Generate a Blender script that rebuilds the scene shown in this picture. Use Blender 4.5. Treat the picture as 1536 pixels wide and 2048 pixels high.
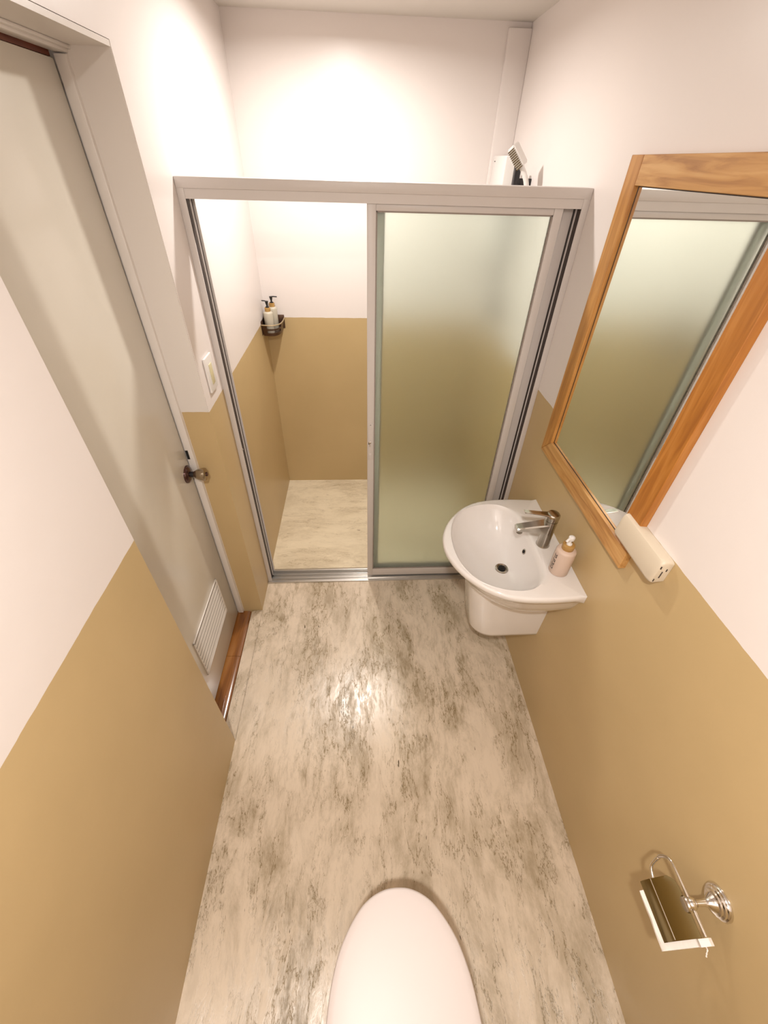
import bpy, bmesh, math, random
from mathutils import Vector, Matrix, noise
random.seed(7)
for o in list(bpy.data.objects): bpy.data.objects.remove(o)
SC = bpy.context.scene
COL = SC.collection
PI = math.pi

# ------------------------------------------------------------------ camera
CAM = Vector((0.5591, 0.0, 1.925))
cd = bpy.data.cameras.new('camera'); cam = bpy.data.objects.new('camera', cd); COL.objects.link(cam)
rx = Vector((0.9984653, -0.0496494, 0.0245343)); up = Vector((0.0133162, 0.6452518, 0.7638539)); fw = Vector((0.0537557, 0.7623550, -0.6449227))
m3 = Matrix((rx, up, -fw)).transposed()
cam.matrix_world = Matrix.Translation(CAM) @ m3.to_4x4()
cd.sensor_fit = 'AUTO'; cd.sensor_width = 36.0; cd.lens = 829.29 * 36.0 / 2048.0
cd.clip_start = 0.01
SC.camera = cam

# ------------------------------------------------------------------ view / world
SC.view_settings.view_transform = 'Standard'; SC.view_settings.look = 'None'
SC.view_settings.gamma = 1.0; SC.view_settings.use_curve_mapping = False
SC.view_settings.exposure = 0.07
W_ = bpy.data.worlds.new('world'); SC.world = W_; W_.use_nodes = True
W_.node_tree.nodes['Background'].inputs[0].default_value = (1, .93, .85, 1)
W_.node_tree.nodes['Background'].inputs[1].default_value = 0.3

LIGHT_COL = (1.0, 0.95, 0.90)
SHOWER_LIGHT = (0.50, 2.06, 2.397, 16.0)
ROOM_LIGHT = (0.47, -0.18, 2.397, 23.0)

# ------------------------------------------------------------------ dimensions
W = 1.317; YF = 1.648; YB = 2.674; ZP = 1.200; ZC = 2.397
Y1 = 0.762; Y2 = 1.444; ZD = 2.123; Y0 = -0.62
XD = -0.127      # door leaf face

# ------------------------------------------------------------------ materials
def newmat(name):
    m = bpy.data.materials.new(name); m.use_nodes = True
    nt = m.node_tree; b = nt.nodes['Principled BSDF']
    return m, nt, b
def simple(name, col, rough=.5, metal=0.0, bump=0.0, bscale=60, var=0.0, coat=0.0):
    m, nt, b = newmat(name)
    b.inputs['Base Color'].default_value = (*col, 1); b.inputs['Roughness'].default_value = rough
    b.inputs['Metallic'].default_value = metal; b.inputs['Coat Weight'].default_value = coat
    N = nt.nodes; L = nt.links
    tc = N.new('ShaderNodeTexCoord'); nz = N.new('ShaderNodeTexNoise'); nz.inputs['Scale'].default_value = bscale
    nz.inputs['Detail'].default_value = 4
    L.new(tc.outputs['Object'], nz.inputs['Vector'])
    if var:
        mx = N.new('ShaderNodeMix'); mx.data_type = 'RGBA'; mx.inputs[0].default_value = .5
        mr = N.new('ShaderNodeMapRange'); mr.inputs['To Min'].default_value = 1 - var; mr.inputs['To Max'].default_value = 1 + var
        L.new(nz.outputs['Fac'], mr.inputs['Value'])
        hs = N.new('ShaderNodeHueSaturation'); hs.inputs['Color'].default_value = (*col, 1)
        L.new(mr.outputs[0], hs.inputs['Value']); L.new(hs.outputs[0], b.inputs['Base Color'])
    if bump:
        bp = N.new('ShaderNodeBump'); bp.inputs['Strength'].default_value = bump; bp.inputs['Distance'].default_value = .002
        L.new(nz.outputs['Fac'], bp.inputs['Height']); L.new(bp.outputs[0], b.inputs['Normal'])
    return m

WHITE = (.80, .738, .705); TAN = (.545, .40, .205)
def wall_paint():
    m, nt, b = newmat('two_tone_wall_paint'); N = nt.nodes; L = nt.links
    g = N.new('ShaderNodeNewGeometry'); sx = N.new('ShaderNodeSeparateXYZ'); L.new(g.outputs['Position'], sx.inputs[0])
    nz = N.new('ShaderNodeTexNoise'); nz.inputs['Scale'].default_value = 22; L.new(g.outputs['Position'], nz.inputs['Vector'])
    ma = N.new('ShaderNodeMath'); ma.operation = 'MULTIPLY_ADD'; L.new(nz.outputs['Fac'], ma.inputs[0]); ma.inputs[1].default_value = .004; L.new(sx.outputs['Z'], ma.inputs[2])
    gt = N.new('ShaderNodeMath'); gt.operation = 'GREATER_THAN'; L.new(ma.outputs[0], gt.inputs[0]); gt.inputs[1].default_value = ZP + .002
    n2 = N.new('ShaderNodeTexNoise'); n2.inputs['Scale'].default_value = 3.0; n2.inputs['Detail'].default_value = 5; L.new(g.outputs['Position'], n2.inputs['Vector'])
    tr = N.new('ShaderNodeValToRGB'); L.new(n2.outputs['Fac'], tr.inputs[0])
    tr.color_ramp.elements[0].position = .3; tr.color_ramp.elements[0].color = (TAN[0]*.96, TAN[1]*.96, TAN[2]*.95, 1)
    tr.color_ramp.elements[1].position = .7; tr.color_ramp.elements[1].color = (TAN[0]*1.03, TAN[1]*1.03, TAN[2]*1.03, 1)
    mx = N.new('ShaderNodeMix'); mx.data_type = 'RGBA'; L.new(gt.outputs[0], mx.inputs[0]); L.new(tr.outputs[0], mx.inputs[6]); mx.inputs[7].default_value = (*WHITE, 1)
    L.new(mx.outputs[2], b.inputs['Base Color'])
    b.inputs['Roughness'].default_value = .36; b.inputs['Specular IOR Level'].default_value = .4
    n3 = N.new('ShaderNodeTexNoise'); n3.inputs['Scale'].default_value = 9; n3.inputs['Detail'].default_value = 3; L.new(g.outputs['Position'], n3.inputs['Vector'])
    bp = N.new('ShaderNodeBump'); bp.inputs['Strength'].default_value = .25; bp.inputs['Distance'].default_value = .004
    L.new(n3.outputs['Fac'], bp.inputs['Height']); L.new(bp.outputs[0], b.inputs['Normal'])
    return m
def floor_mat(name, along_x=False, light=(.72, .605, .475), dark=(.24, .175, .085), amount=1.0):
    m, nt, b = newmat(name); N = nt.nodes; L = nt.links
    tc = N.new('ShaderNodeNewGeometry')
    def mapped(sx, sy, off):
        mp = N.new('ShaderNodeMapping'); mp.inputs['Scale'].default_value = (sy, sx, 1) if along_x else (sx, sy, 1)
        mp.inputs['Location'].default_value = off
        # warp
        L.new(wv.outputs[0], mp.inputs['Vector']); return mp
    wn = N.new('ShaderNodeTexNoise'); wn.inputs['Scale'].default_value = 5; wn.inputs['Detail'].default_value = 3; L.new(tc.outputs['Position'], wn.inputs['Vector'])
    wv = N.new('ShaderNodeMix'); wv.data_type = 'VECTOR'
    # position + warp*.12
    sc = N.new('ShaderNodeVectorMath'); sc.operation = 'MULTIPLY_ADD'; L.new(wn.outputs['Color'], sc.inputs[0]); sc.inputs[1].default_value = (.035, .05, 0); L.new(tc.outputs['Position'], sc.inputs[2])
    N.remove(wv); wv = sc
    def nz(mp, s, d, r=.6, dist=0.0):
        n = N.new('ShaderNodeTexNoise'); n.inputs['Scale'].default_value = s; n.inputs['Detail'].default_value = d; n.inputs['Roughness'].default_value = r
        n.inputs['Distortion'].default_value = dist; L.new(mp.outputs[0], n.inputs['Vector']); return n
    a = nz(mapped(2.6, 1.15, (0, 0, 0)), 1.7, 10, .74, .35)     # broad cloudy patches
    c = nz(mapped(13, 3.4, (3, 1, 0)), 2.4, 10, .78, .25)        # fine streaks
    e = nz(mapped(7.5, 1.7, (7, 5, 0)), 1.6, 8, .66, .15)        # vein lines
    w = nz(mapped(1.5, .9, (1.2, 4.1, 0)), 1.5, 3)              # where the streaks gather
    def ramp(src, p0, p1, v0=0., v1=1.):
        r = N.new('ShaderNodeMapRange'); r.interpolation_type = 'SMOOTHSTEP'; r.inputs['From Min'].default_value = p0; r.inputs['From Max'].default_value = p1
        r.inputs['To Min'].default_value = v0; r.inputs['To Max'].default_value = v1; L.new(src, r.inputs['Value']); return r
    def math_(op, x, y):
        q = N.new('ShaderNodeMath'); q.operation = op
        for i, v in enumerate((x, y)):
            if isinstance(v, (int, float)): q.inputs[i].default_value = v
            else: L.new(v, q.inputs[i])
        return q.outputs[0]
    ra = ramp(a.outputs['Fac'], .42, .66); rc = ramp(c.outputs['Fac'], .44, .74)
    vein = math_('ABSOLUTE', math_('SUBTRACT', e.outputs['Fac'], .5), 0)
    rv = ramp(vein, .0, .010, 1, 0)
    rw = ramp(w.outputs['Fac'], .42, .62, .25, 1)
    vw = math_('MULTIPLY', math_('MULTIPLY', rv.outputs[0], ramp(a.outputs['Fac'], .40, .56, .25, 1).outputs[0]), .6)
    s1 = math_('ADD', math_('MULTIPLY', ra.outputs[0], .50), math_('MULTIPLY', math_('MULTIPLY', rc.outputs[0], rw.outputs[0]), .60))
    s2 = math_('MINIMUM', math_('MULTIPLY', math_('ADD', s1, vw), amount), 1.0)
    mx = N.new('ShaderNodeMix'); mx.data_type = 'RGBA'; L.new(s2, mx.inputs[0]); mx.inputs[6].default_value = (*light, 1); mx.inputs[7].default_value = (*dark, 1)
    # rare dark nicks
    f = nz(mapped(34, 9, (2, 8, 0)), 1.9, 2, .5, .0); rf = ramp(f.outputs['Fac'], .735, .775)
    m2 = N.new('ShaderNodeMix'); m2.data_type = 'RGBA'; L.new(math_('MULTIPLY', rf.outputs[0], amount*.85), m2.inputs[0]); L.new(mx.outputs[2], m2.inputs[6]); m2.inputs[7].default_value = (.10, .07, .035, 1)
    L.new(m2.outputs[2], b.inputs['Base Color'])
    rr = ramp(c.outputs['Fac'], .3, .7, .15, .30); L.new(rr.outputs[0], b.inputs['Roughness'])
    bp = N.new('ShaderNodeBump'); bp.inputs['Strength'].default_value = .28; bp.inputs['Distance'].default_value = .0015
    L.new(math_('SUBTRACT', 1.0, s2), bp.inputs['Height']); L.new(bp.outputs[0], b.inputs['Normal'])
    return m
def wood(name, axis, c0, c1, c2, rough=.42, scale=1.0, coat=0.0):
    m, nt, b = newmat(name); N = nt.nodes; L = nt.links
    tc = N.new('ShaderNodeNewGeometry'); mp = N.new('ShaderNodeMapping'); L.new(tc.outputs['Position'], mp.inputs['Vector'])
    s = [60*scale]*3; s['xyz'.index(axis)] = 5*scale
    mp.inputs['Scale'].default_value = s
    n = N.new('ShaderNodeTexNoise'); n.inputs['Scale'].default_value = 1; n.inputs['Detail'].default_value = 6; n.inputs['Distortion'].default_value = .8; L.new(mp.outputs[0], n.inputs['Vector'])
    r = N.new('ShaderNodeValToRGB'); L.new(n.outputs['Fac'], r.inputs[0])
    e = r.color_ramp.elements; e[0].position = .3; e[0].color = (*c0, 1); e[1].position = .7; e[1].color = (*c2, 1)
    k = e.new(.5); k.color = (*c1, 1)
    L.new(r.outputs[0], b.inputs['Base Color']); b.inputs['Roughness'].default_value = rough; b.inputs['Coat Weight'].default_value = coat; b.inputs['Coat Roughness'].default_value = .12
    bp = N.new('ShaderNodeBump'); bp.inputs['Strength'].default_value = .15; bp.inputs['Distance'].default_value = .001; L.new(n.outputs['Fac'], bp.inputs['Height']); L.new(bp.outputs[0], b.inputs['Normal'])
    return m
def frosted(name, col, rough, ior=1.35):
    m, nt, b = newmat(name); N = nt.nodes; L = nt.links
    b.inputs['Base Color'].default_value = (*col, 1); b.inputs['Transmission Weight'].default_value = 1.0
    b.inputs['Roughness'].default_value = rough; b.inputs['IOR'].default_value = ior
    tc = N.new('ShaderNodeTexCoord'); n = N.new('ShaderNodeTexNoise'); n.inputs['Scale'].default_value = 180; L.new(tc.outputs['Object'], n.inputs['Vector'])
    bp = N.new('ShaderNodeBump'); bp.inputs['Strength'].default_value = .1; bp.inputs['Distance'].default_value = .0005; L.new(n.outputs['Fac'], bp.inputs['Height']); L.new(bp.outputs[0], b.inputs['Normal'])
    return m

M_WALL = wall_paint()
M_CEIL = simple('ceiling_paint', (.74, .70, .65), .7, bump=.1, bscale=12)
M_FLOOR = floor_mat('marbled_floor', amount=1.22)
M_SFLOOR = floor_mat('pale_shower_floor', True, (.80, .70, .52), (.47, .37, .24), .95)
M_TRIMW = simple('white_gloss_paint', (.74, .69, .64), .3, bump=.1, bscale=14)
M_DOOR = simple('door_paint', (.70, .65, .56), .22, bump=.12, bscale=7, var=.03)
M_ALU = simple('powder_coated_aluminium', (.62, .575, .545), .38, bump=.05, bscale=200)
M_ALUB = simple('bare_aluminium_track', (.62, .60, .57), .28, metal=.75, bump=.1, bscale=80)
M_DARK = simple('recess_shade', (.05, .035, .03), .6)  # near-black for the shaded jamb channels, also the rebate and end slots
M_FROST = frosted('frosted_glass', (.91, 1.0, .93), .42)
M_FROST2 = frosted('frosted_glass_rear', (.98, 1.0, .985), .2)
M_CERAM = simple('white_ceramic', (.80, .76, .73), .08, coat=.5)
M_SEAT = simple('shaded_toilet_plastic', (.64, .57, .545), .42)  # lid and seat colour darkened to stand for shade falling on them
M_CHROME = simple('brushed_chrome', (.50, .47, .42), .14, metal=1.0)
M_CHROMEB = simple('bright_chrome', (.80, .77, .74), .10, metal=1.0)
M_DCHROME = simple('dark_drain_metal', (.30, .27, .22), .25, metal=1.0)
M_BLACK = simple('black_plastic', (.012, .01, .012), .35)
M_HOLE = simple('black_hole', (.006, .005, .004), .8)
M_WPLAST = simple('white_plastic', (.80, .77, .74), .3)
M_CPLAST = simple('cream_plastic', (.66, .57, .44), .38)
M_YROCK = simple('yellowed_switch_rocker', (.66, .60, .38), .3)
M_BOTTLE = simple('beige_bottle', (.66, .51, .42), .42)
M_BOTTLE2 = simple('grey_beige_bottle', (.55, .50, .40), .4)
M_INK = simple('dark_print', (.02, .012, .008), .5)
M_CORK = wood('bamboo_collar', 'x', (.38, .20, .05), (.48, .28, .085), (.56, .35, .13), .45)
M_BRONZE = simple('dark_bronze', (.07, .025, .02), .16, metal=.6, coat=.6)
M_KNOB = simple('antique_brass_knob', (.42, .34, .24), .2, metal=.9)
M_BASKET = simple('dark_bronze_wire', (.10, .055, .035), .3, metal=.6)
M_BASKETL = simple('pale_basket_rim', (.50, .40, .25), .3, metal=.7)
M_PAPER = simple('tissue_paper', (.86, .80, .74), .85, bump=.8, bscale=90)
M_MIRROR = simple('mirror_silver', (.93, .95, .93), .0, metal=1.0)
M_OAKZ = wood('oak_vertical', 'z', (.36, .15, .032), (.48, .22, .05), (.58, .29, .08))
M_OAKY = wood('oak_rail', 'y', (.36, .16, .04), (.54, .28, .085), (.64, .37, .14))
M_OAKR = wood('oak_red_vertical', 'z', (.30, .10, .016), (.42, .16, .025), (.50, .21, .045))
M_TEAK = wood('polished_brown_plank', 'y', (.16, .052, .010), (.27, .10, .022), (.36, .155, .04), .16, .6, .8)
M_REDWD = wood('dark_red_wood', 'y', (.10, .02, .01), (.16, .04, .015), (.22, .06, .02), .5)
M_STEEL = simple('galvanised_bracket', (.45, .43, .40), .3, metal=.9)
def emis(name, col, s):
    m, nt, b = newmat(name); b.inputs['Base Color'].default_value = (.9, .9, .9, 1)
    b.inputs['Emission Color'].default_value = (*col, 1); b.inputs['Emission Strength'].default_value = s; return m
M_LENS = emis('lit_lamp_lens', LIGHT_COL, 8)

# ------------------------------------------------------------------ mesh helpers
def box(bm, x0, x1, y0, y1, z0, z1, bev=0.0, seg=2):
    vs = [bm.verts.new((x, y, z)) for x in (x0, x1) for y in (y0, y1) for z in (z0, z1)]
    idx = [(0, 1, 3, 2), (4, 6, 7, 5), (0, 4, 5, 1), (2, 3, 7, 6), (0, 2, 6, 4), (1, 5, 7, 3)]
    fs = [bm.faces.new([vs[i] for i in f]) for f in idx]
    if bev:
        es = list({e for f in fs for e in f.edges})
        bmesh.ops.bevel(bm, geom=es, offset=bev, segments=seg, affect='EDGES', profile=.5)
    return bm
def lathe(bm, prof, origin, axis=Vector((0, 0, 1)), n=32, caps=True):
    axis = Vector(axis).normalized()
    a = axis.orthogonal().normalized(); b = axis.cross(a)
    rings = []
    for r, h in prof:
        rings.append([bm.verts.new(Vector(origin) + axis*h + (a*math.cos(2*PI*i/n) + b*math.sin(2*PI*i/n))*max(r, 1e-4)) for i in range(n)])
    for p, q in zip(rings, rings[1:]):
        for i in range(n): bm.faces.new((p[i], p[(i+1) % n], q[(i+1) % n], q[i]))
    if caps:
        bm.faces.new(rings[0][::-1]); bm.faces.new(rings[-1])
    return bm
def tube(bm, pts, r, n=10, rs=None):
    pts = [Vector(p) for p in pts]; rings = []; prev = None
    for i, p in enumerate(pts):
        t = (pts[min(i+1, len(pts)-1)] - pts[max(i-1, 0)]).normalized()
        if prev is None: a = t.orthogonal().normalized()
        else: a = (prev - t*prev.dot(t)).normalized()
        prev = a; b = t.cross(a); rr = rs[i] if rs else r
        rings.append([bm.verts.new(p + (a*math.cos(2*PI*k/n) + b*math.sin(2*PI*k/n))*rr) for k in range(n)])
    for p, q in zip(rings, rings[1:]):
        for i in range(n): bm.faces.new((p[i], p[(i+1) % n], q[(i+1) % n], q[i]))
    bm.faces.new(rings[0][::-1]); bm.faces.new(rings[-1]); return bm
def loft(bm, rings, cap0=True, cap1=True, closed=True):
    R = [[bm.verts.new(p) for p in r] for r in rings]; n = len(R[0])
    for p, q in zip(R, R[1:]):
        for i in range(n if closed else n-1): bm.faces.new((p[i], p[(i+1) % n], q[(i+1) % n], q[i]))
    if cap0: bm.faces.new(R[0][::-1])
    if cap1: bm.faces.new(R[-1])
    return R
def smooth_path(pts, sub=6):
    pts = [Vector(p) for p in pts]; out = []
    for i in range(len(pts)-1):
        p0, p1, p2, p3 = pts[max(i-1, 0)], pts[i], pts[i+1], pts[min(i+2, len(pts)-1)]
        for k in range(sub):
            t = k/sub
            out.append(.5*((2*p1) + (p2-p0)*t + (2*p0-5*p1+4*p2-p3)*t*t + (3*p1-p0-3*p2+p3)*t**3))
    out.append(pts[-1]); return out
def wloc(o):
    v = Vector((0, 0, 0))
    while o: v += o.location; o = o.parent
    return v
def obj(name, bm, mat, parent=None, label=None, angle=38):
    me = bpy.data.meshes.new(name)
    bmesh.ops.recalc_face_normals(bm, faces=bm.faces)
    off = wloc(parent)
    if off.length: bmesh.ops.translate(bm, verts=bm.verts, vec=-off)
    bm.to_mesh(me); bm.free()
    for p in me.polygons: p.use_smooth = True
    me.set_sharp_from_angle(angle=math.radians(angle))
    me.materials.append(mat)
    o = bpy.data.objects.new(name, me); COL.objects.link(o)
    if parent: o.parent = parent
    if label: o['label'] = label
    return o
def thing(name, label, cat, loc, group=None):
    o = bpy.data.objects.new(name, None); COL.objects.link(o); o.location = loc; o.empty_display_size = .05
    o['label'] = label; o['category'] = cat
    if group: o['group'] = group
    return o
def struct(name, bm, mat, label=None):
    o = obj(name, bm, mat); o['kind'] = 'structure'
    if label: o['label'] = label
    return o
def B(): return bmesh.new()

# ------------------------------------------------------------------ room shell
bm = B()
box(bm, -.058, W, Y0, YF+.005, -.06, 0)
# cut the parts of the slab outside the recess by building two boxes instead
bm.free(); bm = B()
box(bm, 0, W, Y0, YF+.005, -.06, 0)
# tongue of floor reaching into the door recess, with eased corners
v = [(-.057, Y1-.002), (-.057, Y2-.012), (-.045, Y2-.004), (.001, Y2+.003), (.001, Y1-.002)]
lo = [bm.verts.new((x, y, -.06)) for x, y in v]; hi = [bm.verts.new((x, y, 0)) for x, y in v]
bm.faces.new(lo[::-1]); bm.faces.new(hi)
for i in range(5): bm.faces.new((lo[i], lo[(i+1) % 5], hi[(i+1) % 5], hi[i]))
struct('floor', bm, M_FLOOR, 'beige and brown marbled glossy floor')
bm = B(); box(bm, 0, W, YF+.005, YB, -.06, .002); struct('floor', bm, M_SFLOOR, 'pale streaked floor of the shower')
bm = B(); box(bm, -.25, W+.1, Y0-.1, YB+.1, ZC, ZC+.08); struct('ceiling', bm, M_CEIL)
bm = B()
box(bm, -.22, 0, Y0-.1, Y1, -.06, ZC)
box(bm, -.22, 0, Y2, YB+.1, -.06, ZC)
box(bm, -.22, 0, Y1, Y2, ZD, ZC)
struct('wall_left', bm, M_WALL)
bm = B(); box(bm, W, W+.1, Y0-.1, YB+.1, -.06, ZC); struct('wall_right', bm, M_WALL)
bm = B(); box(bm, 0, W, YB, YB+.1, -.06, ZC)
struct('wall_back', bm, M_WALL)
bm = B(); box(bm, 1.216, W, YB-.022, YB, -.06, ZC-.02, .004); struct('trim_1', bm, M_WALL, 'narrow boxed strip in the far right shower corner')
bm = B(); box(bm, 0, W, Y0-.1, Y0, -.06, ZC); struct('wall_front', bm, M_WALL)
# backing of the recess behind the door leaf
bm = B(); box(bm, -.225, -.215, Y1-.1, Y2+.1, -.06, ZC); struct('wall_hall', bm, M_REDWD)

# door frame lining (far jamb, head, near jamb)
bm = B()
box(bm, -.215, -.100, Y2-.004, Y2, 0, ZD-.004)                       # white lining on the reveal, below paint it is only the strip near the leaf
box(bm, -.128, -.101, Y2-.016, Y2, .002, 2.096, .002)                # stop moulding
box(bm, -.100, -.002, Y2-.003, Y2, ZP+.002, ZD-.002)                 # white upper reveal
struct('trim_2', bm, M_TRIMW, 'white door jamb beside the reveal')
bm = B()
box(bm, -.215, -.001, Y1, Y2-.001, ZD-.012, ZD-.001)                 # soffit board
box(bm, -.128, -.098, Y1+.001, Y2-.001, 2.098, ZD-.012, .003)        # head stop
box(bm, -.101, -.090, Y1+.001, Y2-.001, 2.104, ZD-.012, .002)
struct('trim_3', bm, M_TRIMW, 'white head of the door frame')
bm = B(); box(bm, -.215, -.02, Y1, Y1+.012, 0, ZD-.013); struct('trim_4', bm, M_TRIMW)
bm = B(); box(bm, -.175, -.135, Y1+.012, Y2-.017, 2.090, 2.104); struct('trim_5', bm, M_REDWD, 'bare red brown wood above the door leaf')

# door leaf
dr = bpy.data.objects.new('door_1', None); COL.objects.link(dr); dr.location = (-.145, Y1+.02, 0)
dr['kind'] = 'structure'; dr['label'] = 'cream painted flush door with round knob and louvred vent near the bottom'
bm = B()
ya, yb, za, zb = .968, 1.316, .178, .418
box(bm, -.165, XD-.002, Y1+.014, Y2-.018, .008, 2.088, .002)
obj('door_leaf', bm, M_DOOR, dr)
bm = B()
box(bm, XD-.004, XD+.003, ya, yb, zb-.006, zb, .0015); box(bm, XD-.004, XD+.003, ya, yb, za, za+.006, .0015)
box(bm, XD-.004, XD+.003, ya, ya+.006, za, zb, .0015); box(bm, XD-.004, XD+.003, yb-.006, yb, za, zb, .0015)
fr = obj('vent_louvre', bm, M_TRIMW, dr, 'white louvred vent')
for i in range(8):
    z = za+.020 + i*.0275
    bm = B()
    v = [(XD-.001, z+.007), (XD+.0005, z+.007), (XD+.0035, z-.006), (XD+.0015, z-.007)]
    loft(bm, [[(x, y, zz) for x, zz in v] for y in (ya+.006, yb-.006)])
    obj('louvre_slat', bm, M_TRIMW, fr)
bm = B(); box(bm, XD-.003, XD-.0015, ya+.004, yb-.004, za+.004, zb-.004); obj('vent_backing', bm, simple('vent_gap_shade', (.24, .19, .13), .8), fr)  # dark sheet drawn for the shade in the gaps between slats
# knob: rose, neck, tapering cup, dark button
kc = (XD-.002, 1.388, .960)
bm = B(); lathe(bm, [(.036, 0), (.036, .003), (.033, .008), (.024, .012), (.014, .013)], kc, (1, 0, 0)); kr = obj('knob_rose', bm, M_BRONZE, dr, 'dark bronze round knob rose')
bm = B(); lathe(bm, [(.011, .011), (.011, .028)], kc, (1, 0, 0)); obj('knob_neck', bm, M_BLACK, kr)
bm = B(); lathe(bm, [(.011, .026), (.015, .032), (.021, .042), (.0245, .055), (.0262, .066), (.025, .071), (.018, .074), (.009, .074)], kc, (1, 0, 0)); kb = obj('door_knob', bm, M_KNOB, dr, 'antique brass tulip knob')
bm = B(); lathe(bm, [(.0085, .072), (.0085, .078), (.006, .080)], kc, (1, 0, 0), 20); obj('knob_button', bm, M_BRONZE, kb)
# latch slot in the jamb
bm = B(); box(bm, -.127, -.117, Y2-.0175, Y2-.0155, 1.005, 1.045, .0005); obj('latch_slot', bm, M_HOLE, dr, 'dark latch slot')

# threshold
t = thing('threshold_plank', 'glossy dark brown wooden threshold on the floor under the louvred door', 'threshold', (-.12, Y1+.02, -.02))
for a, b_ in ((Y1+.0125, 1.166), (1.1675, Y2-.001)):
    bm = B(); rings = []
    prof = [(-.215, -.055), (-.215, -.004), (-.10, -.004), (-.075, -.005), (-.064, -.010), (-.059, -.020), (-.058, -.055)]
    loft(bm, [[(x, y, z) for x, z in prof] for y in (a, b_)])
    obj('plank', bm, M_TEAK, t)

# ------------------------------------------------------------------ shower enclosure
sh = thing('shower_screen', 'white aluminium shower screen frame spanning wall to wall with header and floor track', 'shower frame', (W/2, YF, 0))
YD = .072
bm = B()
box(bm, .0005, W-.0005, YF, YF+YD, 1.848, 1.877, .002)
box(bm, .002, W-.002, YF+.003, YF+.006, 1.822, 1.850)
box(bm, .002, W-.002, YF+.036, YF+.039, 1.822, 1.850)
box(bm, .002, W-.002, YF+YD-.004, YF+YD, 1.822, 1.850)
obj('header', bm, M_ALU, sh)
def jamb(sx):
    def X(a, b): return (a, b) if sx > 0 else (W-b, W-a)
    bm = B(); f = .003
    box(bm, *X(.0005, .006), YF+.003, YF+YD, .004, 1.849)
    box(bm, *X(.0004, .0225), YF+.001, YF+.005, .004, 1.849, .0008)
    box(bm, *X(.001, .0265), YF+.034, YF+.038, .004, 1.848)
    box(bm, *X(.001, .0290), YF+YD-.005, YF+YD-.001, .004, 1.848)
    obj('jamb', bm, M_ALU, sh)
    for g0, g1, gx in ((YF+.012, YF+.033, .0225), (YF+.050, YF+YD-.006, .0215)):
        bm = B(); box(bm, *X(.0062, gx), g0, g1, .02, 1.847); obj('channel_shade', bm, M_DARK, sh, 'dark strip for the shade in the jamb channel')  # dark strips added to draw the shade inside the jamb channels
jamb(1); jamb(-1)
bm = B()
box(bm, .0005, W-.0005, YF-.014, YF+YD+.004, .0005, .006, .001)
for y, h, w_ in ((YF-.014, .010, .003), (YF+.006, .018, .003), (YF+.034, .022, .004), (YF+YD-.012, .026, .016)):
    box(bm, .001, W-.001, y, y+w_, .004, h, .001)
obj('floor_track', bm, M_ALUB, sh, 'bare aluminium bottom track')
bm = B(); lathe(bm, [(.004, -.003), (.004, .001), (.002, .003)], (.022, YF+.003, .911), (0, -1, 0), 12); obj('screw', bm, M_STEEL, sh)

def panel(name, label, x0, x1, y, z0, z1, glassm, sw=.030):
    p = thing(name, label, 'shower door', ((x0+x1)/2, y, z0))
    T = .024
    for a, b_ in ((x0, x0+sw), (x1-sw, x1)):
        bm = B(); box(bm, a, b_, y, y+T, z0, z1, .002); obj('stile', bm, M_ALU, p)
    for a, b_ in ((z0, z0+.052), (z1-.020, z1)):
        bm = B(); box(bm, x0+sw, x1-sw, y+.002, y+T-.002, a, b_, .0015); obj('rail', bm, M_ALU, p)
    bm = B()
    gx0, gx1, gz0, gz1 = x0+sw, x1-sw, z0+.052, z1-.020
    for a in ((gx0, gx0+.004, gz0, gz1), (gx1-.004, gx1, gz0, gz1), (gx0, gx1, gz1-.004, gz1), (gx0, gx1, gz0, gz0+.004)):
        box(bm, a[0], a[1], y+.005, y+T-.005, a[2], a[3])
    obj('glazing_bead', bm, simple('grey_gasket', (.30, .25, .22), .6), p)
    bm = B(); box(bm, x0+sw+.001, x1-sw-.001, y+.010, y+.014, z0+.05, z1-.018); obj('glass_pane', bm, glassm, p, 'frosted glass pane')
    return p
p1 = panel('shower_door', 'front sliding frosted glass shower panel whose left stile carries the lock', .589, 1.238, YF+.008, .028, 1.823, M_FROST)
bm = B()
box(bm, .5925, .6165, YF+.004, YF+.009, .850, 1.036, .002)
box(bm, .596, .6085, YF+.0025, YF+.005, 1.008, 1.030, .001)
box(bm, .596, .6085, YF+.0025, YF+.005, .856, .885, .001)
lk = obj('door_lock', bm, M_ALU, p1)
bm = B(); lathe(bm, [(.0055, 0), (.0055, .004), (.003, .006)], (.601, YF+.004, .945), (0, -1, 0), 16); box(bm, .5985, .6015, YF-.003, YF+.002, .925, .948, .0008); obj('latch_lever', bm, M_CHROMEB, lk)
bm = B(); box(bm, .5945, .598, YF+.002, YF+.0045, .935, .945); box(bm, .601, .606, YF+.0035, YF+.0045, 1.0315, 1.0335); obj('keyhole', bm, M_HOLE, lk)
p2 = panel('shower_door', 'rear frosted glass shower panel seen blurred behind the front one', .612, 1.286, YF+.042, .028, 1.823, M_FROST2, .034)

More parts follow.
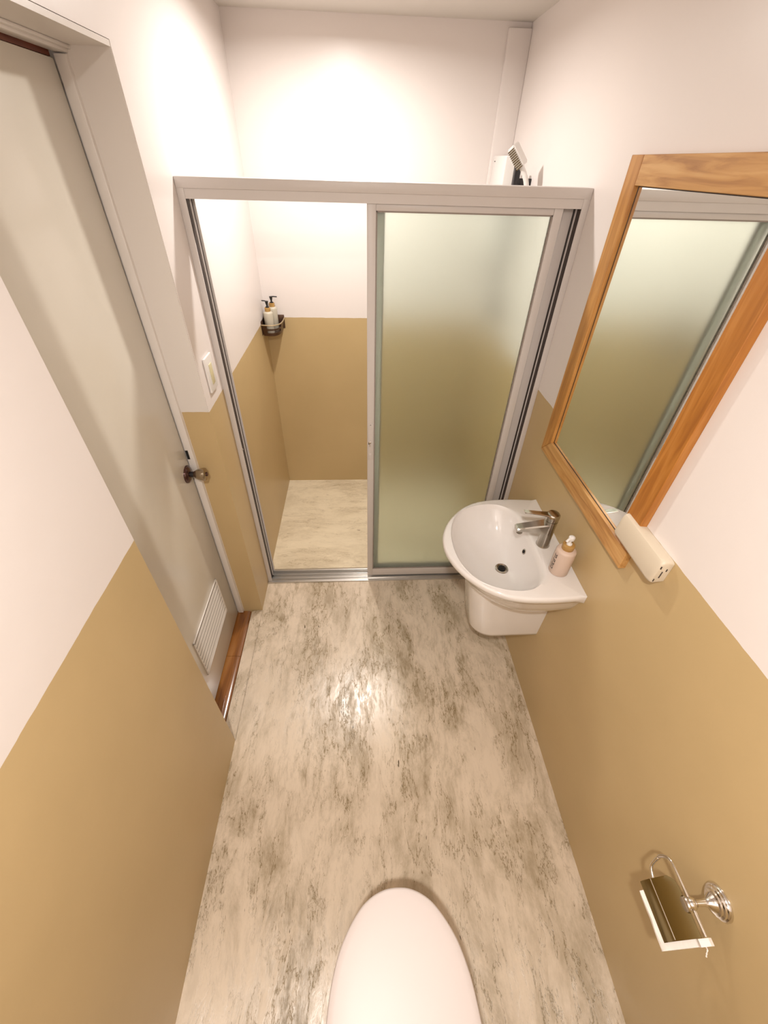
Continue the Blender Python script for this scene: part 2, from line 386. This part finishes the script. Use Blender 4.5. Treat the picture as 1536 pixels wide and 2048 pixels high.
# ------------------------------------------------------------------ basin
def outline(pts, c, n):
    """radius by angle for a closed polygon seen from c"""
    out = []
    for k in range(n):
        a = 2*PI*k/n; d = Vector((math.cos(a), math.sin(a))); best = None
        for i in range(len(pts)):
            p = Vector(pts[i])-c; q = Vector(pts[(i+1) % len(pts)])-c; e = q-p
            den = d.x*e.y - d.y*e.x
            if abs(den) < 1e-9: continue
            t_ = (p.x*e.y - p.y*e.x)/den; s_ = (p.x*d.y - p.y*d.x)/den
            if t_ > 0 and -1e-6 <= s_ <= 1+1e-6: best = t_ if best is None else max(best, t_)
        out.append(c + d*best)
    return out
SY = 1.113
half = [(1.3165, .264), (1.25, .270), (1.18, .272), (1.11, .268), (1.045, .252), (.985, .218), (.935, .168), (.898, .112), (.876, .055)]
hp = smooth_path([(x, y, 0) for x, y in half] + [(.869, 0, 0)] + [(x, -y, 0) for x, y in half[::-1]], 4)
outer = [(p.x, SY+p.y) for p in hp]
ih = [(1.207, .0), (1.206, .07), (1.200, .135), (1.186, .175), (1.160, .208), (1.124, .226), (1.075, .228), (1.02, .214), (.966, .182), (.930, .128), (.912, .065), (.908, 0)]
ip = smooth_path([(x, y, 0) for x, y in ih] + [(x, -y, 0) for x, y in ih[::-1][1:]], 4)
inner = [(p.x, SY+p.y) for p in ip[:-1]]
NA = 160; cc = Vector((1.09, SY))
# make sure the square back corners are hit
OU = outline(outer, cc, NA); IN = outline(inner, cc, NA)
for cx, cy in ((1.3165, SY+.264), (1.3165, SY-.264)):
    k = min(range(NA), key=lambda i: (OU[i]-Vector((cx, cy))).length); OU[k] = Vector((cx, cy))
dr_c = Vector((1.122, 1.108))
bs = thing('wash_basin', 'white ceramic wall-hung wash basin with oval bowl under the mirror', 'sink', (W, SY, .6))
rings = []
def lerp(a, b_, t_): return a*(1-t_)+b_*t_
rings.append([(*(dr_c + (IN[k]-dr_c).normalized()*.024), .678) for k in range(NA)])
for s_ in (.25, .45, .62, .76, .87, .94, .98, 1.0):
    z = .678 + .128*(s_**3.0)
    if s_ > .95: z = .806 - (1-s_)*.35
    rings.append([(*lerp(dr_c, IN[k], s_), z) for k in range(NA)])
rings.append([(*(lerp(IN[k], OU[k], .06)), .8165) for k in range(NA)])
rings.append([(*(lerp(IN[k], OU[k], .13)), .8215) for k in range(NA)])
rings.append([(*(lerp(IN[k], OU[k], .28)), .8190) for k in range(NA)])
def outp(k, off):   # offset outwards / inwards along the ray, back edge kept on the wall
    d = (OU[k]-cc).normalized(); p = OU[k]+d*off; p.x = min(p.x, 1.3165)
    if OU[k].x > 1.3155: p = Vector((1.3165, OU[k].y)) if off > -.02 else Vector((1.3165, cc.y+(OU[k].y-cc.y)*(1+off*3)))
    return p
rings.append([(*outp(k, -.010), .820) for k in range(NA)])
rings.append([(*outp(k, -.003), .817) for k in range(NA)])
rings.append([(*outp(k, 0), .811) for k in range(NA)])
rings.append([(*outp(k, -.001), .800) for k in range(NA)])
rings.append([(*outp(k, -.007), .788) for k in range(NA)])
rings.append([(*outp(k, -.012), .784) for k in range(NA)])
def under(k, f, z):
    c2 = Vector((1.20, SY)); p = c2 + (OU[k]-c2)*f
    p.x = 1.3165 if OU[k].x > 1.3155 else 1.3165 - (1.3165-OU[k].x)*f
    return (p.x, p.y, z)
for f, z in ((.93, .765), (.89, .735), (.84, .70), (.76, .665), (.62, .64), (.45, .628)):
    rings.append([under(k, f, z) for k in range(NA)])
bm = B(); loft(bm, rings); obj('bowl', bm, M_CERAM, bs, angle=50)
# semi-pedestal
def U(xf, hw, z, rr=.075, n=10):
    pts = [(1.3165, SY-hw, z)]
    r = min(rr, hw)
    for i in range(n+1):
        a = -PI/2 - (PI/2)*i/n; pts.append((xf+r*1.2+math.cos(a)*r*1.2, SY-hw+r+math.sin(a)*r, z))
    for i in range(n+1):
        a = PI - (PI/2)*i/n; pts.append((xf+r*1.2+math.cos(a)*r*1.2, SY+hw-r+math.sin(a)*r, z))
    pts.append((1.3165, SY+hw, z)); return pts
bm = B(); loft(bm, [U(1.045, .100, .352), U(1.036, .105, .356), U(1.030, .107, .37), U(1.014, .110, .47), U(.992, .113, .60), U(.984, .116, .652)]); obj('pedestal', bm, M_CERAM, bs, angle=50)
# drain and overflow
bm = B(); lathe(bm, [(.027, .0), (.027, .0035), (.024, .005), (.019, .004), (.0175, .001)], (dr_c.x, dr_c.y, .6775), n=36); dn = obj('drain', bm, M_CHROME, bs, 'chrome drain ring')
bm = B(); lathe(bm, [(.015, 0), (.015, .0012)], (dr_c.x, dr_c.y, .6795), n=24); lathe(bm, [(.0045, 0), (.0045, .004)], (dr_c.x, dr_c.y, .679), n=12); obj('drain_hole', bm, M_HOLE, dn)
ov = Vector((1.1965, 1.118, .765)); nrm = Vector((-.93, 0, .36)).normalized()
bm = B(); lathe(bm, [(.0115, -.004), (.0115, .0015), (.0095, .003), (.007, .002)], ov, nrm, 28); of_ = obj('overflow_ring', bm, M_CHROME, bs)
bm = B(); lathe(bm, [(.0072, 0), (.0072, .0026)], ov, nrm, 20); obj('overflow_hole', bm, M_HOLE, of_)

# faucet
FC = Vector((1.250, 1.103, .819))
fa = thing('basin_faucet', 'brushed chrome single-lever mixer tap on the wash basin', 'faucet', FC)
bm = B(); lathe(bm, [(.0255, 0), (.0255, .003), (.0235, .006), (.0225, .05), (.0225, .09), (.0235, .118), (.0235, .124)], FC, n=36); obj('tap_body', bm, M_CHROME, fa)
bm = B(); rings = []
for x, zt, zb, hw in ((.004, .116, .056, .022), (-.02, .113, .063, .021), (-.06, .107, .071, .019), (-.095, .101, .076, .018), (-.118, .097, .076, .0175), (-.124, .094, .078, .0165)):
    r = .004
    rings.append([(FC.x+x, FC.y+a, FC.z+b_) for a, b_ in ((-hw+r, zt), (hw-r, zt), (hw, zt-r), (hw*.8, zb+r), (hw*.6, zb), (-hw*.6, zb), (-hw*.8, zb+r), (-hw, zt-r))])
loft(bm, rings); sp = obj('spout', bm, M_CHROME, fa)
bm = B(); lathe(bm, [(.0115, 0), (.0115, .010), (.009, .010), (.009, .004)], (FC.x-.107, FC.y, FC.z+.066), n=24); obj('aerator', bm, M_DCHROME, sp)
bm = B(); lathe(bm, [(.0205, .124), (.0235, .127), (.0245, .140), (.0240, .150), (.0205, .155), (.012, .156)], FC, n=36); hd = obj('lever_cap', bm, M_CHROME, fa)
bm = B(); rings = []
for x, z, hw, th in ((.010, .150, .021, .010), (-.015, .153, .017, .009), (-.035, .157, .0115, .007), (-.065, .162, .0100, .0055), (-.095, .167, .0098, .0048), (-.112, .169, .0095, .0042)):
    rings.append([(FC.x+x, FC.y+a, FC.z+b_) for a, b_ in ((-hw, z-th*.4), (-hw*.85, z), (hw*.85, z), (hw, z-th*.4), (hw*.85, z-th), (-hw*.85, z-th))])
loft(bm, rings); obj('lever', bm, M_CHROME, hd)

# soap bottle on the basin
def pump_bottle(name, label, base, r, h, matb, coll_h, pumpmat, aim, group=None, text=False, head='dome'):
    t = thing(name, label, 'soap bottle', base, group); base = Vector(base)
    bm = B(); lathe(bm, [(r*.93, 0), (r, .003), (r, h*.90), (r*.97, h*.935), (r*.86, h*.97), (r*.62, h*.995), (r*.55, h)], base, n=40); bo = obj('bottle_body', bm, matb, t)
    bm = B(); lathe(bm, [(r*.56, h-.001), (r*.60, h+.001), (r*.60, h+coll_h-.001), (r*.56, h+coll_h)], base, n=32); obj('collar', bm, M_CORK, t, 'bamboo collar')
    top = base+Vector((0, 0, h+coll_h)); a = Vector((math.cos(aim), math.sin(aim), 0))
    bm = B()
    if head == 'dome':
        lathe(bm, [(.0095, -.001), (.0095, .004), (.006, .007), (.0045, .008), (.0045, .022)], top, n=24)
        pm = obj('pump_stem', bm, pumpmat, t)
        bm = B(); lathe(bm, [(.0045, .018), (.0095, .021), (.0108, .027), (.0100, .033), (.006, .0365), (.001, .0372)], top, n=24)
        tube(bm, smooth_path([top+Vector((0, 0, .029)), top+a*.012+Vector((0, 0, .027)), top+a*.022+Vector((0, 0, .020))], 4), .0045, 12)
        obj('pump_head', bm, pumpmat, pm)
    else:
        lathe(bm, [(.011, -.001), (.011, .003), (.005, .006), (.0045, .020)], top, n=20)
        pm = obj('pump_stem', bm, pumpmat, t)
        bm = B(); lathe(bm, [(.006, .016), (.009, .030), (.010, .033), (.002, .034)], top, n=20)
        tube(bm, [top+Vector((0, 0, .031))-a*.008, top+Vector((0, 0, .0325))+a*.014, top+Vector((0, 0, .031))+a*.034], .003, 8)
        obj('pump_head', bm, pumpmat, pm)
    if text:
        # dark vertical print, strokes wrapped on the bottle side (too blurred in the photo to read)
        bm = B(); rnd = random.Random(3); z = base.z+h*.20; a0 = math.radians(188)
        def patch(u0, u1, z0, z1, n=4):
            ring = []
            for i in range(n+1):
                u = a0+(u0+(u1-u0)*i/n)/r
                ring.append((base.x+math.cos(u)*(r+.0004), base.y+math.sin(u)*(r+.0004)))
            lo = [bm.verts.new((x, y, z0)) for x, y in ring]; hi = [bm.verts.new((x, y, z1)) for x, y in ring]
            for i in range(n): bm.faces.new((lo[i], lo[i+1], hi[i+1], hi[i]))
        hts = [.011, .009, .012, .009, .011, .010, .009]
        for i, hh in enumerate(hts):
            w2 = .0065
            patch(-w2, w2, z, z+.0022)
            if i % 2 == 0: patch(-w2, -w2+.0026, z, z+hh*.7)
            if i % 3 != 1: patch(w2-.0026, w2, z, z+hh*.7)
            if i % 2: patch(-w2, w2, z+hh*.62, z+hh*.62+.002)
            z += hh
        obj('printed_lettering', bm, M_INK, bo, 'dark vertical lettering')
    return t
pump_bottle('soap_dispenser', 'beige soap bottle with bamboo collar and white pump on the basin edge', (1.259, .968, .8205), .0335, .112, M_BOTTLE, .020, M_WPLAST, math.radians(205), text=True)

# ------------------------------------------------------------------ mirror
mr = thing('wall_mirror', 'tall mirror in an oak frame hanging on the right wall above the basin', 'mirror', (W, 1.1, 1.045))
MX0 = W-.021; MX1 = W-.0006; ya, yb = .781, 1.432; za, zb = 1.045, 1.956; fwid = .063
def frame_bar(name, quad, mat, label=None):
    """quad of (y,z) points, front rounded slightly"""
    bm = B()
    c = Vector((sum(q[0] for q in quad)/4, sum(q[1] for q in quad)/4))
    def sh_(d): return [( (q[0]-c.x)*1+c.x - math.copysign(d, q[0]-c.x), q[1]-math.copysign(d, q[1]-c.y)) for q in quad]
    s0 = quad; s1 = sh_(.0012)
    loft(bm, [[(MX1, *q) for q in s0], [(MX0+.0015, *q) for q in s0], [(MX0, *q) for q in s1]])
    return obj(name, bm, mat, mr, label)
frame_bar('stile', [(yb-fwid, za+fwid), (yb, za+.002), (yb, zb), (yb-fwid+.002, zb)], M_OAKZ)
frame_bar('stile', [(ya, za+fwid), (ya+fwid, za+fwid), (ya+fwid, zb-fwid), (ya, zb-fwid)], M_OAKR, 'redder brown near stile')
frame_bar('rail', [(ya, zb-fwid), (yb-fwid+.001, zb-fwid), (yb-fwid+.001, zb), (ya, zb)], M_OAKY)
frame_bar('rail', [(ya-.006, za), (yb, za), (yb-fwid, za+fwid), (ya-.006, za+fwid)], M_OAKY)
bm = B(); box(bm, W-.0085, W-.004, ya+fwid-.004, yb-fwid+.004, za+fwid-.004, zb-fwid+.004); obj('mirror_glass', bm, M_MIRROR, mr)
# dark rebate line round the glass
bm = B(); g = .0026
for a in ((ya+fwid, yb-fwid, za+fwid, za+fwid+g), (ya+fwid, yb-fwid, zb-fwid-g, zb-fwid), (yb-fwid-g, yb-fwid, za+fwid, zb-fwid), (ya+fwid, ya+fwid+g, za+fwid, zb-fwid)):
    box(bm, W-.0092, W-.0083, *a)
obj('rebate_shadow_line', bm, M_DARK, mr, 'dark rebate round the glass')

# cream wall box in front of the lower mirror corner
cb = thing('wall_socket_box', 'cream plastic box with slotted end fixed over the lower near corner of the mirror frame', 'socket box', (W-.02, .74, 1.16))
bm = B()
prof = [(W-.0005, 1.130), (W-.030, 1.125), (W-.036, 1.129), (W-.039, 1.137), (W-.034, 1.190), (W-.030, 1.199), (W-.022, 1.203), (W-.0005, 1.200)]
cx_ = W-.018; cz_ = 1.164
ys = [(.650, .86), (.652, .93), (.657, .975), (.665, 1.0), (.828, 1.0), (.834, .985), (.837, .95)]
loft(bm, [[(W-.0005-(W-.0005-x)*s_, y, cz_+(z-cz_)*s_) for x, z in prof] for y, s_ in ys])
bx = obj('box_shell', bm, M_CPLAST, cb)
bm = B()
for x0, x1, z0, z1 in ((W-.0305, W-.0285, 1.136, 1.144), (W-.021, W-.019, 1.148, 1.170), (W-.0125, W-.0105, 1.171, 1.179), (W-.0305, W-.0285, 1.180, 1.188)):
    box(bm, x0, x1, .6485, .6515, z0, z1)
obj('end_slot', bm, M_DARK, bx)

# ------------------------------------------------------------------ switch plate on left wall
sw = thing('wall_switch', 'white switch plate with yellowed rocker beside the shower frame', 'switch', (0, 1.54, 1.31))
bm = B(); box(bm, .0004, .009, 1.500, 1.580, 1.247, 1.374, .003, 3); obj('cover_plate', bm, M_WPLAST, sw)
bm = B(); box(bm, .008, .012, 1.527, 1.555, 1.272, 1.345, .0012); obj('rocker', bm, M_YROCK, sw, 'yellowed rocker')

# ------------------------------------------------------------------ corner basket and two bottles
cb2 = thing('corner_basket', 'dark metal triangular corner basket in the shower holding two bottles', 'shelf basket', (.03, YB-.03, 1.13))
rim = [(.003, YB-.232, 1.198), (.052, YB-.243, 1.198), (.080, YB-.236, 1.198), (.098, YB-.190, 1.198), (.108, YB-.100, 1.198), (.112, YB-.003, 1.198)]
rim = [(.003, 2.520, 1.198), (.040, 2.512, 1.198), (.078, 2.518, 1.198), (.103, 2.548, 1.198), (.112, 2.600, 1.198), (.112, 2.671, 1.198)]
low = [(x*.86+.004, y*.9+YB*.1 - .002, 1.136) for x, y, z in rim]
bm = B(); tube(bm, smooth_path(rim, 5), .0035, 8); rm = obj('rim', bm, M_BASKETL, cb2, 'paler rounded rim')
bm = B()
rp = smooth_path(rim, 5); lp = smooth_path(low, 5); n = len(rp)
# front band with a window: corners solid, upper and lower bars
def band(i0, i1, t0, t1, off=.0015):
    for i in range(i0, i1):
        q = [lerp(lp[j], rp[j], t_) for j, t_ in ((i, t0), (i+1, t0), (i+1, t1), (i, t1))]
        c0 = Vector((0, YB, 0))
        ins = [p + Vector((c0.x-p.x, c0.y-p.y, 0)).normalized()*.002 for p in q]
        vv = [bm.verts.new(p) for p in q]; ww = [bm.verts.new(p) for p in ins]
        bm.faces.new(vv); bm.faces.new(ww[::-1])
        for a in range(4): bm.faces.new((vv[a], vv[(a+1) % 4], ww[(a+1) % 4], ww[a]))
band(0, 4, 0, 1); band(n-9, n-1, 0, 1); band(4, n-9, 0, .28); band(4, n-9, .52, .66)
obj('front_band', bm, M_BASKET, cb2)
bm = B()
low2 = [bm.verts.new((p.x, p.y, 1.136)) for p in lp] + [bm.verts.new((.003, YB-.003, 1.136))]
top2 = [bm.verts.new((p.x, p.y, 1.139)) for p in lp] + [bm.verts.new((.003, YB-.003, 1.139))]
bm.faces.new(low2[::-1]); bm.faces.new(top2)
for i in range(len(low2)):
    j = (i+1) % len(low2); bm.faces.new((low2[i], low2[j], top2[j], top2[i]))
obj('tray', bm, M_BASKET, cb2)
bm = B(); box(bm, .0006, .003, 2.522, YB-.001, 1.14, 1.215, .0008); box(bm, .001, .112, YB-.003, YB-.0006, 1.14, 1.215, .0008); obj('back_plate', bm, M_BASKET, cb2)
pump_bottle('shower_bottle', 'left pump bottle in the corner basket, nearer the shower door', (.038, 2.582, 1.1395), .0265, .117, M_BOTTLE2, .020, M_BLACK, math.radians(150), 'pump bottles in the corner basket', head='lever')
pump_bottle('shower_bottle', 'rear pump bottle in the corner basket, its spout pointing right', (.055, 2.640, 1.1395), .0260, .128, M_BOTTLE2, .020, M_BLACK, math.radians(5), 'pump bottles in the corner basket', head='lever')

# ------------------------------------------------------------------ shower heater, slide bar, handset
ht = thing('water_heater', 'white box water heater on the shower wall showing above the header', 'water heater', (1.26, 2.42, 1.55))
bm = B(); box(bm, 1.228, W-.0006, 2.420, 2.648, 1.560, 1.961, .006, 3); hb = obj('heater_case', bm, M_WPLAST, ht)
bm = B(); box(bm, 1.2265, 1.2285, 2.600, 2.612, 1.938, 1.942, .0005); obj('small_mark', bm, M_INK, hb)
bm = B(); lathe(bm, [(.022, 0), (.022, .012), (.018, .016)], (1.228, 2.53, 1.66), (-1, 0, 0), 28); obj('dial', bm, M_WPLAST, ht)
br = thing('slide_bar', 'black shower slide bar holder beside the water heater', 'shower rail', (1.27, 2.27, 1.4))
bm = B(); box(bm, 1.236, 1.262, 2.272, 2.300, 1.30, 1.930, .004); obj('rail', bm, M_BLACK, br)
for z in (1.33, 1.86):
    bm = B(); box(bm, 1.261, W-.0006, 2.276, 2.296, z, z+.025, .002); obj('wall_bracket', bm, M_BLACK, br)
bm = B(); box(bm, 1.238, 1.258, 2.150, 2.274, 1.745, 1.775, .004); obj('handset_cradle', bm, M_BLACK, br)
hs = thing('hand_shower', 'white square-headed hand shower held above the header', 'shower head', (1.25, 2.15, 1.75))
# head lies in a tilted slab: axis u from top to bottom, v thickness (away from spray face), w = y
u0 = Vector((1.163, 2.150, 1.979)); u1 = Vector((1.212, 2.135, 1.918)); ax = (u1-u0); Lh = ax.length; ax.normalize()
wv_ = Vector((-.62, .78, .02)).normalized(); th = ax.cross(wv_).normalized()
if th.x < 0: th = -th
wv_ = ax.cross(th).normalized()
def slab(bm, o, a0, a1, b0, b1, c0, c1, bev=0):
    vs = [bm.verts.new(o+ax*a+th*b_+wv_*c) for a in (a0, a1) for b_ in (b0, b1) for c in (c0, c1)]
    idx = [(0, 1, 3, 2), (4, 6, 7, 5), (0, 4, 5, 1), (2, 3, 7, 6), (0, 2, 6, 4), (1, 5, 7, 3)]
    fs = [bm.faces.new([vs[i] for i in f]) for f in idx]
    if bev: bmesh.ops.bevel(bm, geom=list({e for f in fs for e in f.edges}), offset=bev, segments=2, affect='EDGES')
bm = B(); slab(bm, u0, 0, Lh, .0, .034, -.02, .02, .004); hh = obj('spray_head', bm, M_WPLAST, hs)
bm = B()
for i in range(10): slab(bm, u0, .008+i*.0075, .0115+i*.0075, -.0022, .0, -.017, .017)
obj('nozzle_row', bm, M_DCHROME, hh, 'dark nozzle rows')
bm = B(); e0 = u0+ax*(Lh-.012)+th*.014
tube(bm, smooth_path([e0, (1.247, 2.135, 1.880), (1.264, 2.125, 1.80), (1.270, 2.115, 1.70)], 6), .010, 14); obj('handle', bm, M_WPLAST, hs)
e1 = Vector((1.270, 2.115, 1.701))
bm = B(); tube(bm, smooth_path([e1, e1+Vector((.004, 0, -.10)), e1+Vector((.0, .01, -.40)), e1+Vector((.005, .03, -.75)), e1+Vector((.012, .07, -.86)), e1+Vector((.016, .11, -.78)), (1.292, 2.235, .98)], 8), .006, 10)
obj('hose', bm, M_CHROMEB, hs)
bm = B(); lathe(bm, [(.028, .0004), (.028, .006), (.012, .010), (.012, .03)], (W, 2.235, .985), (-1, 0, 0), 28); obj('wall_outlet', bm, M_CHROMEB, hs)

# ------------------------------------------------------------------ toilet paper holder
th_ = thing('toilet_paper_holder', 'chrome toilet paper holder with tilted metal cover on the right wall', 'toilet paper holder', (W, .103, .727))
bc = Vector((1.253, .103, .727))
bm = B(); lathe(bm, [(.034, .0004), (.034, .003), (.0315, .007), (.0285, .008), (.0275, .0115), (.0235, .0125), (.0225, .016), (.0175, .017), (.0155, .020), (.009, .028), (.0065, .036), (.0058, .050), (.0058, .056)], (W, .103, .727), (-1, 0, 0), 40); rs = obj('rosette', bm, M_CHROMEB, th_)
bm = B(); lathe(bm, [(.001, -.0125), (.006, -.011), (.0105, -.0065), (.0125, 0), (.0105, .0065), (.006, .011), (.001, .0125)], bc, (0, 0, 1), 28); obj('ball_joint', bm, M_CHROMEB, th_)
bm = B(); lathe(bm, [(.0125, -.003), (.0145, 0), (.0125, .003)], bc-Vector((.012, 0, .001)), (-1, 0, 0), 28); obj('end_cap', bm, M_CHROMEB, th_)
dn_ = Vector((-.6, 0, -.8)); pn = Vector((-.8, 0, .6))
bm = B()
path = smooth_path([bc+Vector((0, -.050, .0)), bc+Vector((0, -.02, 0)), bc+Vector((0, .03, 0)), bc+Vector((0, .062, -.001)), bc+Vector((-.001, .078, -.008)), bc+Vector((-.008, .085, -.026)), bc+Vector((-.018, .080, -.045)), bc+Vector((-.026, .068, -.060)), bc+Vector((-.030, .03, -.066)), bc+Vector((-.030, -.045, -.066))], 6)
# roller arm runs behind the cover
tube(bm, [p - pn*.006 if p.z < bc.z-.03 else p for p in path], .0036, 10); obj('wire_arm', bm, M_CHROMEB, th_)
# cover: bent plate with rounded far corners
def cov(y, d, lift=0.0): return bc + Vector((0, y-bc.y, 0)) + dn_*d + pn*lift
bm = B()
ycols = [.052, .056, .09, .13, .142, .150, .153]
def dtop(y): return .008 + (.016*((y-.135)/.018)**2 if y > .135 else 0)
def mk(y, top):
    pts = []
    for d, l in ((dtop(y), .003), (.03, .0048), (.0615, .0052), (.0635, .0048), (.082, .0), (.094, -.006)):
        pts.append(cov(y, d, l + (.0012 if top else 0)))
    return pts
T_ = [[bm.verts.new(p) for p in mk(y, True)] for y in ycols]; Bt = [[bm.verts.new(p) for p in mk(y, False)] for y in ycols]
for G, fl in ((T_, 1), (Bt, -1)):
    for i in range(len(G)-1):
        for j in range(len(G[0])-1):
            f = (G[i][j], G[i+1][j], G[i+1][j+1], G[i][j+1]); bm.faces.new(f[::fl])
for i in range(len(T_)-1):
    for j in (0, len(T_[0])-1): bm.faces.new((T_[i][j], T_[i+1][j], Bt[i+1][j], Bt[i][j]))
for i in (0, len(T_)-1):
    for j in range(len(T_[0])-1): bm.faces.new((T_[i][j], T_[i][j+1], Bt[i][j+1], Bt[i][j]))
obj('cover_plate', bm, simple('reflection_tinted_cover', (.27, .22, .11), .16, metal=1.0), th_, 'chrome cover plate tinted with the wall reflection', angle=14)  # olive in the metal colour stands for the tan wall reflected in chrome
bm = B(); tube(bm, [cov(.054, .0625, .0062), cov(.153, .0625, .0062)], .0013, 8); obj('crease_bar', bm, M_CHROMEB, th_)

tp = thing('toilet_paper', 'last torn white sheets of toilet paper hanging under the chrome cover', 'toilet paper', (1.22, .09, .66))
bm = B(); rnd = random.Random(5)
# flattened loop of paper wrapped round the roller under the cover, torn near edges
def loop(y, k):
    s = [(.024, -.002), (.05, -.003), (.085, -.006), (.103, -.006), (.109, -.011), (.104, -.022), (.08, -.028), (.04, -.026), (.026, -.020), (.022, -.010)]
    return [cov(y, d + rnd.uniform(-.0015, .0015), l) for d, l in s]
ysn = [.0405, .043, .050, .07, .09, .105, .120, .131, .138]
loft(bm, [loop(y, i) for i, y in enumerate(ysn)]); obj('paper_roll', bm, M_PAPER, tp)
bm = B(); loft(bm, [[cov(y, d, l) for d, l in ((-.004, .003), (.016, .005), (.022, -.002), (.010, -.010), (-.006, -.006))] for y in (.0395, .046, .0515)]); obj('torn_sheet', bm, M_PAPER, tp)
bm = B(); tube(bm, smooth_path([cov(.0395, .010, -.002), cov(.036, .012, -.008), cov(.030, .016, -.004), cov(.026, .020, -.006)], 4), .0012, 6, [.0009+.0008*((i*7) % 3)/2 for i in range(13)]); obj('paper_shred', bm, M_PAPER, tp)

# ------------------------------------------------------------------ toilet
TX = .640
to = thing('toilet', 'white toilet with closed pointed oval lid at the bottom of the view', 'toilet', (TX, -.1, 0))
lidh = [(0, .200), (.030, .1975), (.062, .187), (.090, .170), (.112, .148), (.133, .120), (.151, .088), (.164, .052), (.173, .015), (.180, -.04), (.184, -.10), (.185, -.15), (.176, -.20), (.155, -.232), (.10, -.24), (0, -.24)]
lp_ = [(TX+x, y) for x, y in lidh] + [(TX-x, y) for x, y in lidh[::-1][1:-1]]
lp_s = [Vector((p[0], p[1])) for p in lp_]
sp_ = smooth_path([(p.x, p.y, 0) for p in lp_s]+[(lp_s[0].x, lp_s[0].y, 0)], 4)[:-1]
def ring(scale, z, cyy=-.03, dx=0): return [(TX+(p.x-TX)*scale, cyy+(p.y-cyy)*scale, z) for p in sp_]
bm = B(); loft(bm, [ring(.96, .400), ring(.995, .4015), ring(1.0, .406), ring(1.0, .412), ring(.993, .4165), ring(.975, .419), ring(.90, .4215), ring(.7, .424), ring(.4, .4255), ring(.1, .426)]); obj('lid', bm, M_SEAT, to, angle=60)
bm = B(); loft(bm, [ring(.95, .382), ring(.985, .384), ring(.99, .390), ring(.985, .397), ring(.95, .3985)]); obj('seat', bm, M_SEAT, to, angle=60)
bm = B(); loft(bm, [ring(.55, .0, -.12), ring(.56, .03, -.12), ring(.52, .08, -.12), ring(.55, .16, -.11), ring(.70, .25, -.08), ring(.88, .32, -.05), ring(.95, .36, -.035), ring(.96, .379, -.03)]); obj('pan', bm, M_CERAM, to, angle=60)
bm = B(); box(bm, TX-.19, TX+.19, -.47, -.29, .36, .74, .03, 5); tk = obj('tank', bm, M_CERAM, to)
bm = B(); box(bm, TX-.20, TX+.20, -.48, -.28, .738, .775, .012, 4); obj('tank_lid', bm, M_CERAM, tk)
bm = B(); lathe(bm, [(.022, 0), (.022, .006), (.018, .009)], (TX, -.38, .775), n=28); obj('flush_button', bm, M_CHROMEB, tk)
bm = B(); box(bm, TX-.11, TX+.11, -.46, -.20, .20, .385, .03, 4); obj('rear_shelf', bm, M_CERAM, to)
for s_ in (-1, 1):
    bm = B(); lathe(bm, [(.011, -.02), (.012, 0), (.011, .02)], (TX+s_*.075, -.248, .405), (1, 0, 0), 20); obj('hinge', bm, M_WPLAST, to)

# ------------------------------------------------------------------ ceiling lamps
def downlight(x, y, z, power, label):
    t = thing('ceiling_light', label, 'ceiling light', (x, y, z), 'round ceiling lights')
    bm = B(); lathe(bm, [(.070, -.0005), (.070, -.006), (.060, -.010), (.054, -.006)], (x, y, z), n=48, caps=False); obj('trim_ring', bm, M_WPLAST, t)
    bm = B(); lathe(bm, [(.056, -.002), (.056, -.005)], (x, y, z), n=40); obj('lens', bm, M_LENS, t)
    ld = bpy.data.lights.new('lamp', 'AREA'); ld.shape = 'DISK'; ld.size = .07; ld.energy = power; ld.color = LIGHT_COL; ld.spread = math.radians(170)
    lo = bpy.data.objects.new('lamp', ld); COL.objects.link(lo); lo.parent = t; lo.location = (0, 0, -.012)
downlight(*SHOWER_LIGHT, 'round ceiling light over the shower')
downlight(*ROOM_LIGHT, 'round ceiling light over the toilet')
